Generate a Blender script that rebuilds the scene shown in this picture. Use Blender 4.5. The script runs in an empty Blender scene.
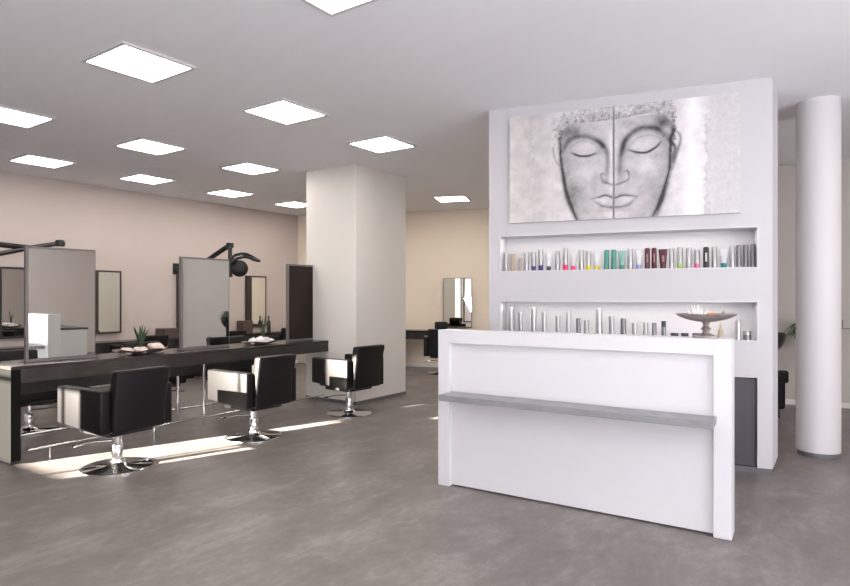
import bpy, bmesh, math, random
import numpy as np
from mathutils import Vector, Matrix
random.seed(4)
sc = bpy.context.scene
C = sc.collection
PI = math.pi
# ------------------------------------------------------------------ camera
cam = bpy.data.cameras.new('camera')
camo = bpy.data.objects.new('camera', cam)
C.objects.link(camo)
camo.location = (0, 0, 1.45)
camo.rotation_euler = (PI / 2, 0, 0.6048)
cam.sensor_width = 36
cam.lens = 605.4 / 850 * 36
cam.shift_y = 4.5 / 850
cam.clip_start = 0.05
sc.camera = camo
# ------------------------------------------------------------------ world, sun, daylight, exposure
world = bpy.data.worlds.new('world')
sc.world = world
world.use_nodes = True
wn = world.node_tree
bg = wn.nodes['Background']
bg.inputs[0].default_value = (0.62, 0.75, 1.0, 1)
bg.inputs[1].default_value = 1.6
sun = bpy.data.lights.new('sun', 'SUN')
sun.energy = 75
sun.color = (1.0, 0.93, 0.80)
sun.angle = math.radians(0.5)
suno = bpy.data.objects.new('sun', sun)
C.objects.link(suno)
sd = Vector((0.316, 1.0, -0.242))
suno.rotation_euler = sd.to_track_quat('-Z', 'Y').to_euler()
suno.location = (-8, -8, 5)


def area(name, loc, rot, sx, sy, power, color):
    l = bpy.data.lights.new(name, 'AREA')
    l.shape = 'RECTANGLE'
    l.size, l.size_y, l.energy, l.color = sx, sy, power, color
    o = bpy.data.objects.new(name, l)
    o.location = loc
    o.rotation_euler = rot
    C.objects.link(o)
    return o


# daylight of the large shop window behind the camera, then three added lamps
area('daylight_shop_window', (1.2, -2.85, 1.35), (math.radians(147), 0, 0), 5.2, 1.9, 330, (0.92, 0.935, 1.0))
area('added_side_fill', (4.35, 2.2, 1.3), (math.radians(140), 0, PI / 2), 3.6, 1.9, 290, (0.93, 0.93, 1.0))  # added fill from the right to brighten the ceiling, no window there
area('added_cool_mirror_lamp', (-2.60, -2.9, 1.55), (PI / 2, 0, 0), .5, 2.3, 1.7, (0.50, 0.72, 0.90))  # added cool lamp for the far mirror to reflect
area('added_warm_mirror_lamp', (-1.85, -2.9, 1.55), (PI / 2, 0, 0), .55, 2.3, 3.2, (1.0, 0.90, 0.66))  # added warm lamp, gives the far mirror its cream part
LAMP = 10.5
sc.view_settings.view_transform = 'Standard'
sc.view_settings.look = 'None'
sc.view_settings.exposure = 0.70
sc.view_settings.gamma = 1
sc.view_settings.use_curve_mapping = False
CH = 3.254          # ceiling height


# ------------------------------------------------------------------ materials
def mat(name, col, rough=0.5, metal=0.0, spec=0.5, noise=None, bump=None, emis=None, coat=0.0, trans=0.0):
    m = bpy.data.materials.new(name)
    m.use_nodes = True
    nt = m.node_tree
    p = nt.nodes['Principled BSDF']
    p.inputs['Base Color'].default_value = (*col, 1)
    p.inputs['Roughness'].default_value = rough
    p.inputs['Metallic'].default_value = metal
    p.inputs['Specular IOR Level'].default_value = spec
    p.inputs['Coat Weight'].default_value = coat
    p.inputs['Transmission Weight'].default_value = trans
    tc = nt.nodes.new('ShaderNodeTexCoord')
    if noise:
        sc_, amt = noise
        n = nt.nodes.new('ShaderNodeTexNoise')
        n.inputs['Scale'].default_value = sc_
        n.inputs['Detail'].default_value = 5
        r = nt.nodes.new('ShaderNodeValToRGB')
        r.color_ramp.elements[0].position = 0.3
        r.color_ramp.elements[1].position = 0.7
        r.color_ramp.elements[0].color = (*[max(0, c * (1 - amt)) for c in col], 1)
        r.color_ramp.elements[1].color = (*[min(1, c * (1 + amt)) for c in col], 1)
        nt.links.new(tc.outputs['Object'], n.inputs['Vector'])
        nt.links.new(n.outputs['Fac'], r.inputs['Fac'])
        nt.links.new(r.outputs['Color'], p.inputs['Base Color'])
    if bump:
        sc_, st = bump
        n = nt.nodes.new('ShaderNodeTexNoise')
        n.inputs['Scale'].default_value = sc_
        n.inputs['Detail'].default_value = 4
        b = nt.nodes.new('ShaderNodeBump')
        b.inputs['Strength'].default_value = st
        b.inputs['Distance'].default_value = 0.01
        nt.links.new(tc.outputs['Object'], n.inputs['Vector'])
        nt.links.new(n.outputs['Fac'], b.inputs['Height'])
        nt.links.new(b.outputs['Normal'], p.inputs['Normal'])
    if emis:
        p.inputs['Emission Color'].default_value = (*emis[0], 1)
        p.inputs['Emission Strength'].default_value = emis[1]
    return m


M = {}
M['ceiling'] = mat('ceiling_paint', (0.84, 0.84, 0.865), 0.9, noise=(0.7, 0.015))
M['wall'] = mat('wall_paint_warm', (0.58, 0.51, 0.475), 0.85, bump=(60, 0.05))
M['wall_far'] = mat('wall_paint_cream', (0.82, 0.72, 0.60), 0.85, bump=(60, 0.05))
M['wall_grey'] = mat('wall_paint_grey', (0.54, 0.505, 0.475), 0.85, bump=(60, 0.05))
M['wall_white'] = mat('wall_paint_white', (0.74, 0.715, 0.68), 0.5, bump=(60, 0.05))
M['wall_cool'] = mat('wall_paint_cool_white', (0.56, 0.552, 0.57), 0.8, bump=(60, 0.05))
M['column'] = mat('column_paint_white', (0.62, 0.605, 0.61), 0.6)
M['skirting'] = mat('skirting_white', (0.8, 0.78, 0.76), 0.5)
M['plinth'] = mat('plinth_grey', (0.13, 0.13, 0.14), 0.4)
M['desk'] = mat('desk_white_lacquer', (0.66, 0.66, 0.685), 0.35)
M['desk_shelf'] = mat('desk_shelf_grey', (0.24, 0.245, 0.26), 0.4, noise=(8, 0.1))
M['cabinet'] = mat('charcoal_cabinet', (0.055, 0.055, 0.065), 0.45)
M['worktop'] = mat('worktop_dark', (0.036, 0.031, 0.030), 0.22, noise=(5, 0.25))
M['fascia'] = mat('worktop_fascia', (0.026, 0.022, 0.021), 0.45, noise=(6, 0.3))
M['panel_side'] = mat('counter_end_panel', (0.004, 0.0038, 0.0035), 0.6, spec=0.08)
M['mirror'] = mat('mirror_glass', (0.86, 0.88, 0.85), 0.015, metal=1.0)
M['mirror_frame'] = mat('mirror_frame_grey', (0.16, 0.145, 0.14), 0.45)
M['dark_frame'] = mat('dark_frame', (0.03, 0.026, 0.022), 0.4)
M['leather'] = mat('black_leather', (0.008, 0.007, 0.0075), 0.48, spec=0.26, bump=(180, 0.05))
M['chrome'] = mat('chrome', (0.82, 0.82, 0.83), 0.09, metal=1.0)
M['black'] = mat('black_plastic', (0.012, 0.012, 0.013), 0.35)
M['brown'] = mat('brown_box', (0.09, 0.06, 0.05), 0.5)
M['light_frame'] = mat('lamp_frame', (0.62, 0.61, 0.62), 0.45)
M['diffuser'] = mat('lamp_diffuser', (0.9, 0.9, 0.9), 0.5, emis=((1.0, 0.93, 0.86), LAMP))
M['glass'] = mat('window_glass', (0.7, 0.78, 0.85), 0.1)
M['silver'] = mat('aluminium_bottle', (0.40, 0.40, 0.41), 0.36, metal=0.9)
M['grey_metal'] = mat('grey_bottle', (0.20, 0.20, 0.21), 0.3, metal=0.8)
M['white_tube'] = mat('tube_white', (0.50, 0.50, 0.52), 0.35)
M['tan'] = mat('tube_tan', (0.36, 0.28, 0.23), 0.45)
M['purple'] = mat('cap_purple', (0.04, 0.022, 0.13), 0.4)
M['dark_purple'] = mat('cap_dark_purple', (0.025, 0.02, 0.05), 0.4)
M['pink'] = mat('cap_pink', (0.6, 0.03, 0.12), 0.4)
M['soft_pink'] = mat('cap_soft_pink', (0.62, 0.11, 0.22), 0.4)
M['yellow'] = mat('cap_yellow', (0.60, 0.50, 0.02), 0.4)
M['teal'] = mat('bottle_teal', (0.055, 0.21, 0.17), 0.3)
M['teal_light'] = mat('bottle_pale_teal', (0.17, 0.32, 0.28), 0.35)
M['lilac'] = mat('tube_lilac', (0.25, 0.27, 0.50), 0.4)
M['maroon'] = mat('bottle_maroon', (0.06, 0.006, 0.015), 0.28)
M['maroon_label'] = mat('maroon_label', (0.28, 0.14, 0.16), 0.5)
M['lime'] = mat('cap_lime', (0.27, 0.40, 0.11), 0.4)
M['turq'] = mat('cap_turquoise', (0.0, 0.2, 0.21), 0.4)
M['beige'] = mat('bottle_beige', (0.34, 0.30, 0.20), 0.4)
M['pewter'] = mat('pewter_stand', (0.34, 0.30, 0.275), 0.34, metal=0.6, noise=(30, 0.25))
M['coral'] = mat('white_crystal', (0.88, 0.86, 0.84), 0.3)
M['amber'] = mat('amber_pebble', (0.80, 0.34, 0.10), 0.3)
M['shell'] = mat('shell_pale', (0.72, 0.60, 0.54), 0.45, noise=(20, 0.2))
M['driftwood'] = mat('driftwood_bowl', (0.10, 0.065, 0.055), 0.55, noise=(14, 0.4))
M['white_pot'] = mat('white_ceramic', (0.85, 0.84, 0.82), 0.3)
M['leaf'] = mat('succulent_leaf', (0.035, 0.075, 0.035), 0.45, noise=(12, 0.4))
M['palm'] = mat('palm_leaf', (0.09, 0.15, 0.07), 0.5, noise=(8, 0.3))
M['pot'] = mat('grey_plant_pot', (0.2, 0.2, 0.2), 0.5)


def floor_material():
    m = bpy.data.materials.new('floor_vinyl_concrete')
    m.use_nodes = True
    nt = m.node_tree
    L = nt.links.new
    p = nt.nodes['Principled BSDF']
    tc = nt.nodes.new('ShaderNodeTexCoord')
    mp = nt.nodes.new('ShaderNodeMapping')
    mp.inputs['Rotation'].default_value = (0, 0, 0.08)
    L(tc.outputs['Object'], mp.inputs['Vector'])
    st = nt.nodes.new('ShaderNodeMapping')
    st.inputs['Scale'].default_value = (1.9, 1.0, 1)
    L(mp.outputs[0], st.inputs['Vector'])
    n1 = nt.nodes.new('ShaderNodeTexNoise')
    n1.inputs['Scale'].default_value = 1.7
    n1.inputs['Detail'].default_value = 9
    n1.inputs['Roughness'].default_value = 0.68
    n1.inputs['Distortion'].default_value = 0.5
    L(st.outputs[0], n1.inputs['Vector'])
    n2 = nt.nodes.new('ShaderNodeTexNoise')
    n2.inputs['Scale'].default_value = 9
    n2.inputs['Detail'].default_value = 8
    n2.inputs['Roughness'].default_value = 0.7
    L(st.outputs[0], n2.inputs['Vector'])
    mx = nt.nodes.new('ShaderNodeMix')
    mx.inputs['Factor'].default_value = 0.42
    L(n1.outputs['Fac'], mx.inputs['A'])
    L(n2.outputs['Fac'], mx.inputs['B'])
    r = nt.nodes.new('ShaderNodeValToRGB')
    e = r.color_ramp.elements
    e[0].position, e[0].color = 0.33, (0.115, 0.100, 0.096, 1)
    e[1].position, e[1].color = 0.68, (0.29, 0.27, 0.262, 1)
    k = e.new(0.5)
    k.color = (0.170, 0.150, 0.142, 1)
    L(mx.outputs['Result'], r.inputs['Fac'])
    br = nt.nodes.new('ShaderNodeTexBrick')
    br.inputs['Scale'].default_value = 1
    br.inputs['Brick Width'].default_value = 0.9
    br.inputs['Row Height'].default_value = 0.45
    br.inputs['Mortar Size'].default_value = 0.0015
    br.inputs['Color1'].default_value = (0.93, 0.93, 0.93, 1)
    br.inputs['Color2'].default_value = (1.05, 1.05, 1.05, 1)
    br.inputs['Mortar'].default_value = (0.78, 0.78, 0.78, 1)
    L(mp.outputs[0], br.inputs['Vector'])
    ml = nt.nodes.new('ShaderNodeMix')
    ml.data_type = 'RGBA'
    ml.blend_type = 'MULTIPLY'
    ml.inputs['Factor'].default_value = 0.75
    L(r.outputs['Color'], ml.inputs['A'])
    L(br.outputs['Color'], ml.inputs['B'])
    L(ml.outputs['Result'], p.inputs['Base Color'])
    mr = nt.nodes.new('ShaderNodeMapRange')
    mr.inputs['To Min'].default_value = 0.30
    mr.inputs['To Max'].default_value = 0.50
    L(n2.outputs['Fac'], mr.inputs['Value'])
    L(mr.outputs['Result'], p.inputs['Roughness'])
    b = nt.nodes.new('ShaderNodeBump')
    b.inputs['Strength'].default_value = 0.12
    b.inputs['Distance'].default_value = 0.004
    L(n2.outputs['Fac'], b.inputs['Height'])
    L(b.outputs['Normal'], p.inputs['Normal'])
    return m


M['floor'] = floor_material()


# ------------------------------------------------------------------ mesh helpers
class MB:
    def __init__(s):
        s.bm = bmesh.new()

    def box(s, x0, x1, y0, y1, z0, z1, bev=0, seg=2, T=None):
        r = bmesh.ops.create_cube(s.bm, size=1)
        vs = r['verts']
        for v in vs:
            v.co = Vector(((x0 + x1) / 2 + v.co.x * (x1 - x0), (y0 + y1) / 2 + v.co.y * (y1 - y0), (z0 + z1) / 2 + v.co.z * (z1 - z0)))
        es = list({e for v in vs for e in v.link_edges})
        if bev:
            rr = bmesh.ops.bevel(s.bm, geom=es, offset=bev, segments=seg, affect='EDGES', profile=0.5)
            vs = list({v for f in rr['faces'] for v in f.verts} | {v for v in vs if v.is_valid})
        if T is not None:
            for v in vs:
                if v.is_valid:
                    v.co = T(v.co) if callable(T) else T @ v.co
        return s

    def prism(s, poly, z0, z1):
        n = len(poly)
        a = [s.bm.verts.new((x, y, z0)) for x, y in poly]
        b = [s.bm.verts.new((x, y, z1)) for x, y in poly]
        s.bm.faces.new(a[::-1])
        s.bm.faces.new(b)
        for i in range(n):
            j = (i + 1) % n
            s.bm.faces.new((a[i], a[j], b[j], b[i]))
        return s

    def lathe(s, prof, n=32, c=(0, 0, 0), T=None, sx=1, sy=1):
        rings = []
        for r, z in prof:
            if r < 1e-5:
                rings.append([s.bm.verts.new((c[0], c[1], c[2] + z))])
            else:
                rings.append([s.bm.verts.new((c[0] + sx * r * math.cos(2 * PI * i / n), c[1] + sy * r * math.sin(2 * PI * i / n), c[2] + z)) for i in range(n)])
        for A, B in zip(rings, rings[1:]):
            for i in range(n):
                j = (i + 1) % n
                if len(A) == 1 and len(B) == 1:
                    continue
                if len(A) == 1:
                    s.bm.faces.new((A[0], B[j], B[i]))
                elif len(B) == 1:
                    s.bm.faces.new((A[i], A[j], B[0]))
                else:
                    s.bm.faces.new((A[i], A[j], B[j], B[i]))
        if len(rings[0]) > 1:
            s.bm.faces.new(rings[0][::-1])
        if len(rings[-1]) > 1:
            s.bm.faces.new(rings[-1])
        if T is not None:
            for R in rings:
                for v in R:
                    v.co = T @ v.co
        return s

    def tube(s, pts, r, n=10, radii=None):
        pts = [Vector(p) for p in pts]
        rings = []
        up = Vector((0, 0, 1))
        for i, p in enumerate(pts):
            d = (pts[min(i + 1, len(pts) - 1)] - pts[max(i - 1, 0)]).normalized()
            a = d.cross(up)
            if a.length < 1e-3:
                a = d.cross(Vector((0, 1, 0)))
            a.normalize()
            b = d.cross(a).normalized()
            rr = radii[i] if radii else r
            rings.append([s.bm.verts.new(p + a * rr * math.cos(2 * PI * k / n) + b * rr * math.sin(2 * PI * k / n)) for k in range(n)])
        for A, B in zip(rings, rings[1:]):
            for i in range(n):
                j = (i + 1) % n
                s.bm.faces.new((A[i], A[j], B[j], B[i]))
        s.bm.faces.new(rings[0][::-1])
        s.bm.faces.new(rings[-1])
        return s

    def build(s, name, m, parent=None, smooth=False, loc=None):
        bmesh.ops.recalc_face_normals(s.bm, faces=s.bm.faces)
        me = bpy.data.meshes.new(name)
        s.bm.to_mesh(me)
        s.bm.free()
        me.materials.append(m)
        if smooth:
            for p in me.polygons:
                p.use_smooth = True
            try:
                me.set_sharp_from_angle(angle=math.radians(40))
            except Exception:
                pass
        o = bpy.data.objects.new(name, me)
        C.objects.link(o)
        if parent:
            o.parent = parent
        if loc:
            o.location = loc
        return o


def tag(o, label, cat, group=None, kind=None):
    o['label'] = label
    o['category'] = cat
    if group:
        o['group'] = group
    if kind:
        o['kind'] = kind
    return o


def thing(name, label, cat, loc=(0, 0, 0), rz=0, group=None):
    o = bpy.data.objects.new(name, None)
    o.empty_display_size = 0.1
    C.objects.link(o)
    o.location = loc
    o.rotation_euler = (0, 0, rz)
    return tag(o, label, cat, group)


def copy_thing(o, loc, rz, label):
    c = o.copy()
    C.objects.link(c)
    c.location = loc
    c.rotation_euler = (0, 0, rz)
    c['label'] = label
    for ch in o.children:
        d = ch.copy()
        C.objects.link(d)
        d.parent = c
        for g in ch.children:
            e = g.copy()
            C.objects.link(e)
            e.parent = d
    return c


def struct(name, mb, m, smooth=False):
    o = mb.build(name, m, smooth=smooth)
    o['kind'] = 'structure'
    return o


# ================================================================== THE ROOM
# axes: +x runs towards the right, +y away along the styling island
AL, FB, AR = -9.93, -3.0, 4.5
P_fl = (AL, 9.42)                       # corner left wall / far wall
P_fr = (-2.2, 12.17)
P_rb = (-2.2, 9.34)
P_rr = (AR, 10.33)
room = [(AL, FB), (AR, FB), (AR, P_rr[1]), P_rb, P_fr, P_fl]
struct('floor', MB().prism(room, -0.12, 0), M['floor'])
big = [(AL - .15, FB - .15), (AR + .15, FB - .15), (AR + .15, 10.6), (P_rb[0] + .15, 9.55), (P_fr[0] + .15, 12.4), (AL - .15, 9.6)]
struct('ceiling', MB().prism(big, CH, CH + 0.15), M['ceiling'])


def wall_seg(name, p, q, m, t=0.14, z0=0, z1=CH):
    p, q = Vector(p), Vector(q)
    d = (q - p).normalized()
    n = Vector((d.y, -d.x)) * t         # outward when the room is walked counter-clockwise
    return struct(name, MB().prism([tuple(p), tuple(q), tuple(q + n), tuple(p + n)], z0, z1), m)


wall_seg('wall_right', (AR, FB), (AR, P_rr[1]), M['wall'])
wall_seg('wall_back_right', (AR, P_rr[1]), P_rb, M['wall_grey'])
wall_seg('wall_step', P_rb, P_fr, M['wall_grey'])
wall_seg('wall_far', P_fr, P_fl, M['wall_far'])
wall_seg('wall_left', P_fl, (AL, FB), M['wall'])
# front wall with one open shop window that lets the low sun in, and one bright shop window behind the camera
wa0, wa1, wz0, wz1 = -7.86, -6.80, 1.27, 2.84
fw = MB()
fw.box(AL, wa0, FB - .14, FB, 0, CH)
fw.box(wa1, AR, FB - .14, FB, 0, CH)
fw.box(wa0, wa1, FB - .14, FB, 0, wz0)
fw.box(wa0, wa1, FB - .14, FB, wz1, CH)
struct('wall_front', fw, M['wall'])
wf = MB()
for x in (wa0, -7.085, wa1 - .03):
    wf.box(x, x + .03, FB - .10, FB - .05, wz0, wz1)
wf.box(wa0, wa1, FB - .10, FB - .05, wz0, wz0 + .04).box(wa0, wa1, FB - .10, FB - .05, wz1 - .04, wz1)
wf.box(wa0, wa1, FB - .10, FB - .05, 2.02, 2.05)
struct('window_1', wf, M['dark_frame'])
w2 = MB()
for x0 in (-1.36, 0.39, 2.14):
    w2.box(x0 - .04, x0, FB, FB + .05, 0.35, 2.75).box(x0 + 1.7, x0 + 1.74, FB, FB + .05, 0.35, 2.75)
    w2.box(x0, x0 + 1.7, FB, FB + .05, 0.35, 0.40).box(x0, x0 + 1.7, FB, FB + .05, 2.70, 2.75)
struct('window_2', w2, M['dark_frame'])
w3 = MB()
for x in (-2.90, -2.34, -2.17, -1.55):
    w3.box(x, x + .04, FB, FB + .05, 0.35, 2.75)
w3.box(-2.90, -1.51, FB, FB + .05, 0.35, 0.40).box(-2.90, -1.51, FB, FB + .05, 2.70, 2.75)
struct('added_lamp_frame', w3, M['dark_frame'])  # frame put around the two lamps added for the far mirror


def skirt(name, p, q, off=0.0):
    p, q = Vector(p), Vector(q)
    d = (q - p).normalized()
    n = Vector((-d.y, d.x)) * 0.015
    return struct(name, MB().prism([tuple(p), tuple(q), tuple(q + n), tuple(p + n)], 0.0, 0.07), M['skirting'])


skirt('baseboard_far', P_fr, P_fl)
skirt('baseboard_back_right', (AR, P_rr[1]), P_rb)
skirt('baseboard_left', P_fl, (AL, FB))

# square pillar at the end of the island
PX0, PX1, PY0, PY1 = -6.34, -5.40, 6.18, 7.30
struct('wall_pillar', MB().box(PX0, PX1, PY0, PY1, 0.0, CH), M['wall_white'])
pb = MB()
pb.box(PX0 - .006, PX1 + .006, PY0 - .006, PY1 + .006, 0, 0.045)
struct('baseboard_pillar', pb, M['plinth'])

# round column on the right
rc = MB().lathe([(0.177, 0.045), (0.177, CH)], 64)
o = struct('wall_round_column', rc, M['column'], True)
o.location = (-0.192, 6.66, 0)
o = struct('baseboard_round_column', MB().lathe([(0.166, 0), (0.166, 0.05)], 48), M['plinth'], True)
o.location = (-0.192, 6.66, 0)

# product wall: an angled slab with two niches and a recess for the base cabinet
WL = Vector((-2.813, 5.156))
WA = math.radians(12.853)
WU = Vector((math.cos(WA), math.sin(WA)))
WV = Vector((-math.sin(WA), math.cos(WA)))
WLEN = 2.396


def W(s, d):
    p = WL + WU * s + WV * d
    return (p.x, p.y)


Rr = W(WLEN, 0)
ND = 0.24
pw = MB()
N0, N1 = 0.115, 2.286
UZ0, UZ1, LZ0, LZ1, BZ0, BZ1 = 1.703, 2.030, 1.092, 1.410, 0.045, 0.787
pw.prism([W(0, 0), W(N0, 0), W(N0, ND), W(0, ND)], 0.045, CH)
pw.prism([W(N1, 0), Rr, (Rr[0], Rr[1] + .3), W(N1, ND)], 0.045, CH)
for z0, z1 in ((UZ1, CH), (LZ1, UZ0), (BZ1, LZ0)):
    pw.prism([W(N0, 0), W(N1, 0), W(N1, ND), W(N0, ND)], z0, z1)
pw.prism([W(0, ND), W(N1, ND), (Rr[0], Rr[1] + .3), (Rr[0], 6.17), (-2.9, 6.17)], 0.045, CH)
struct('wall_product', pw, M['wall_cool'])
pb = MB()
pb.prism([W(0.01, 0.012), W(WLEN - .01, 0.012), (Rr[0] - .01, 6.165), (-2.89, 6.165)], 0, 0.045)
struct('baseboard_product', pb, M['plinth'])
tr = MB()
for z0, z1 in ((UZ0, UZ1), (LZ0, LZ1)):      # thin raised edges around the niches
    for a0, a1, b0, b1 in ((N0 - .012, N1 + .012, z1, z1 + .012), (N0 - .012, N1 + .012, z0 - .012, z0), (N0 - .012, N0, z0, z1), (N1, N1 + .012, z0, z1)):
        tr.prism([W(a0, -.006), W(a1, -.006), W(a1, 0.0), W(a0, 0.0)], b0, b1)
struct('trim_1', tr, mat('niche_edge', (0.60, 0.59, 0.60), 0.35))

for k, zt in enumerate((UZ1, LZ1)):          # light strips recessed under the top of the niches
    pp = W((N0 + N1) / 2, .05)
    area('niche_strip_light', (pp[0], pp[1], zt - .012), (0, 0, WA), 2.1, .03, 2.4, (1.0, .95, .88))

# ================================================================== CEILING LIGHTS
first = None
spots = [(-4.46, 2.585, 'second nearest, large, at the upper left'),
         (-4.46, 4.065, 'in the middle row, in front of the white pillar'),
         (-4.46, 5.565, 'just above the corner of the white pillar'),
         (-6.80, 2.60, 'cut by the left edge of the picture'),
         (-6.80, 4.08, 'above the first island mirror, third row'),
         (-6.80, 5.56, 'left of the pillar, third row'),
         (-8.70, 3.70, 'low at the far left next to the left wall'),
         (-8.70, 5.16, 'next to the left wall, second along it'),
         (-8.70, 6.68, 'next to the left wall, third along it'),
         (-8.72, 8.20, 'farthest on the left, half hidden by the pillar'),
         (-2.39, 2.54, 'nearest, cut by the top edge of the picture'),
         (-5.86, 9.35, 'between white pillar and product wall'),
         (-2.39, 1.04, 'behind the viewer, left of the middle'), (-0.1, 1.04, 'straight above the viewer'), (-0.1, -0.6, 'behind the viewer, by the large front window'), (-4.46, -0.5, 'behind the viewer, by the narrow front window'),
         (2.20, 1.04, 'added out of view on the right, nearest of its row'), (2.20, 3.6, 'added out of view on the right, second of its row'),
         (2.20, 6.2, 'added out of view, right of the round column'), (2.20, 8.4, 'added out of view on the right, farthest of its row'),  # right row is added out of view to brighten the right wall
         (-6.45, 7.65, 'added out of sight right behind the white pillar'), (-3.1, 7.7, 'added out of sight behind the product wall, nearer one'),
         (-3.3, 9.5, 'added out of sight behind the product wall, middle one'),  # panels behind pillar and product wall are added to brighten the back
         (-7.6, 8.55, 'added out of sight behind the white pillar, by the far wall'), (-3.2, 11.0, 'added out of sight behind the product wall, farthest one')]
for i, (x, y, txt) in enumerate(spots):
    lab = 'square ceiling light panel ' + txt
    rz = math.radians(19.8) if i == 11 else 0
    if first is None:
        t = thing('ceiling_light', lab, 'ceiling light', (x, y, CH), 0, 'square ceiling light panels')
        fr = MB()
        h, g = 0.297, 0.268
        fr.box(-h, h, -h, -g, -.016, 0).box(-h, h, g, h, -.016, 0).box(-h, -g, -g, g, -.016, 0).box(g, h, -g, g, -.016, 0)
        fr.build('frame', M['light_frame'], t)
        MB().box(-g, g, -g, g, -.012, 0).build('diffuser', M['diffuser'], t)
        first = t
    else:
        copy_thing(first, (x, y, CH), rz, lab)

# ================================================================== RECEPTION DESK
DL, DR = Vector((-2.586, 3.919)), Vector((-0.548, 4.003))
dang = math.atan2(DR.y - DL.y, DR.x - DL.x)
DW = (DR - DL).length
t = thing('reception_desk', 'white lacquered reception desk with raised front and grey handbag ledge', 'reception desk', (DL.x, DL.y, 0), dang)
TD = 0.17
f = MB()
f.box(0, .10, 0, TD, 0, 1.2, .003).box(DW - .10, DW, 0, TD, 0, 1.2, .003).box(.10, DW - .10, 0, TD, 1.10, 1.2, .003)
f.build('frame', M['desk'], t)
MB().box(.10, DW - .10, .035, TD - .01, .012, 1.10).build('front_panel', M['desk'], t)
sh = MB()
pL = (Matrix.Rotation(-dang, 2) @ (Vector((-2.454, 3.72)) - DL))
pR = (Matrix.Rotation(-dang, 2) @ (Vector((-0.6205, 3.797)) - DL))
sh.box(pL.x, pR.x, -.20, -.0005, .69, .733, .002)
q = sh.build('ledge', M['desk_shelf'], t)
q['label'] = 'grey ledge'
MB().box(.12, DW - .14, TD, .60, .955, .985, .003).build('worktop', M['cabinet'], t)
MB().box(.12, .16, TD, .58, 0, .9545).build('side_panel', M['desk'], t)
MB().box(DW - .20, DW - .16, TD, .58, 0, .9545).build('side_panel', M['desk'], t)

# base cabinet in the product wall
t = thing('base_cabinet', 'charcoal base cabinet set into the foot of the product wall', 'cabinet', (*W(0, 0), 0), WA)
MB().box(.122, N1 - .006, .05, ND - .004, .048, BZ1 - .004).build('body', M['cabinet'], t)
for k in range(4):
    w = (N1 - .006 - .122) / 4
    dmb = MB().box(.122 + k * w + .003, .122 + (k + 1) * w - .003, .030, .0498, .052, BZ1 - .008, .002)
    d = dmb.build('door', M['cabinet'], t)


# ================================================================== PAINTING (two canvases of one face)
def polydist(X, Z, pts):
    d = np.full(X.shape, 9.0)
    tt = np.zeros(X.shape)
    n = len(pts) - 1
    for i in range(n):
        (x0, z0), (x1, z1) = pts[i], pts[i + 1]
        dx, dz = x1 - x0, z1 - z0
        t_ = np.clip(((X - x0) * dx + (Z - z0) * dz) / (dx * dx + dz * dz + 1e-9), 0, 1)
        dd = np.hypot(X - x0 - t_ * dx, Z - z0 - t_ * dz)
        k = dd < d
        d = np.where(k, dd, d)
        tt = np.where(k, (i + t_) / n, tt)
    return d, tt


def smooth_line(pts, n=8):
    P = [np.array(p, float) for p in pts]
    P = [2 * P[0] - P[1]] + P + [2 * P[-1] - P[-2]]
    out = []
    for i in range(1, len(P) - 2):
        for k in range(n):
            t_ = k / n
            a, b, c, d = P[i - 1], P[i], P[i + 1], P[i + 2]
            out.append(tuple(0.5 * ((2 * b) + (-a + c) * t_ + (2 * a - 5 * b + 4 * c - d) * t_ ** 2 + (-a + 3 * b - 3 * c + d) * t_ ** 3)))
    out.append(tuple(P[-2]))
    return out


browL = [(0.708, 2.79), (0.777, 2.89), (0.896, 2.909), (0.994, 2.869), (1.072, 2.802), (1.101, 2.729), (1.106, 2.609), (1.09, 2.491)]
eyeL = [(0.788, 2.767), (0.857, 2.734), (0.935, 2.728), (1.013, 2.747)]
lidL = [(0.767, 2.799), (0.818, 2.851), (0.896, 2.864), (0.974, 2.831), (1.023, 2.766)]
browR = [(1.205, 2.50), (1.205, 2.582), (1.214, 2.719), (1.251, 2.834), (1.335, 2.914), (1.428, 2.934), (1.519, 2.906), (1.608, 2.819)]
eyeR = [(1.28, 2.749), (1.354, 2.723), (1.428, 2.716), (1.501, 2.752), (1.546, 2.797)]
lidR = [(1.28, 2.763), (1.335, 2.836), (1.428, 2.866), (1.51, 2.848), (1.551, 2.806)]
nose = [(1.048, 2.544), (1.062, 2.489), (1.11, 2.466), (1.158, 2.451), (1.224, 2.466), (1.28, 2.493), (1.28, 2.556)]
mouth = [(0.965, 2.339), (1.033, 2.351), (1.09, 2.362), (1.158, 2.336), (1.224, 2.353), (1.28, 2.35), (1.354, 2.335)]
lip = [(0.985, 2.322), (1.062, 2.268), (1.167, 2.252), (1.271, 2.266), (1.335, 2.321)]
upl = [(1.017, 2.348), (1.09, 2.375), (1.158, 2.355), (1.228, 2.371), (1.299, 2.354)]
outL = [(0.69, 2.99), (0.676, 2.88), (0.681, 2.766), (0.687, 2.684), (0.708, 2.559), (0.737, 2.394), (0.798, 2.227), (0.835, 2.13)]
outR = [(1.65, 2.97), (1.645, 2.88), (1.63, 2.779), (1.623, 2.568), (1.576, 2.379), (1.527, 2.238), (1.472, 2.13)]
earL = [(0.640, 2.86), (0.621, 2.812), (0.640, 2.718), (0.677, 2.654)]
earR = [(1.645, 2.90), (1.701, 2.83), (1.683, 2.717), (1.640, 2.558)]
hairl = [(0.667, 2.808), (0.697, 2.979), (0.777, 3.038), (0.896, 3.034), (1.129, 3.029), (1.28, 3.044), (1.428, 3.055), (1.572, 3.039), (1.635, 2.951), (1.644, 2.816)]
PZ0, PZ1 = 2.152, 3.150


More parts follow.
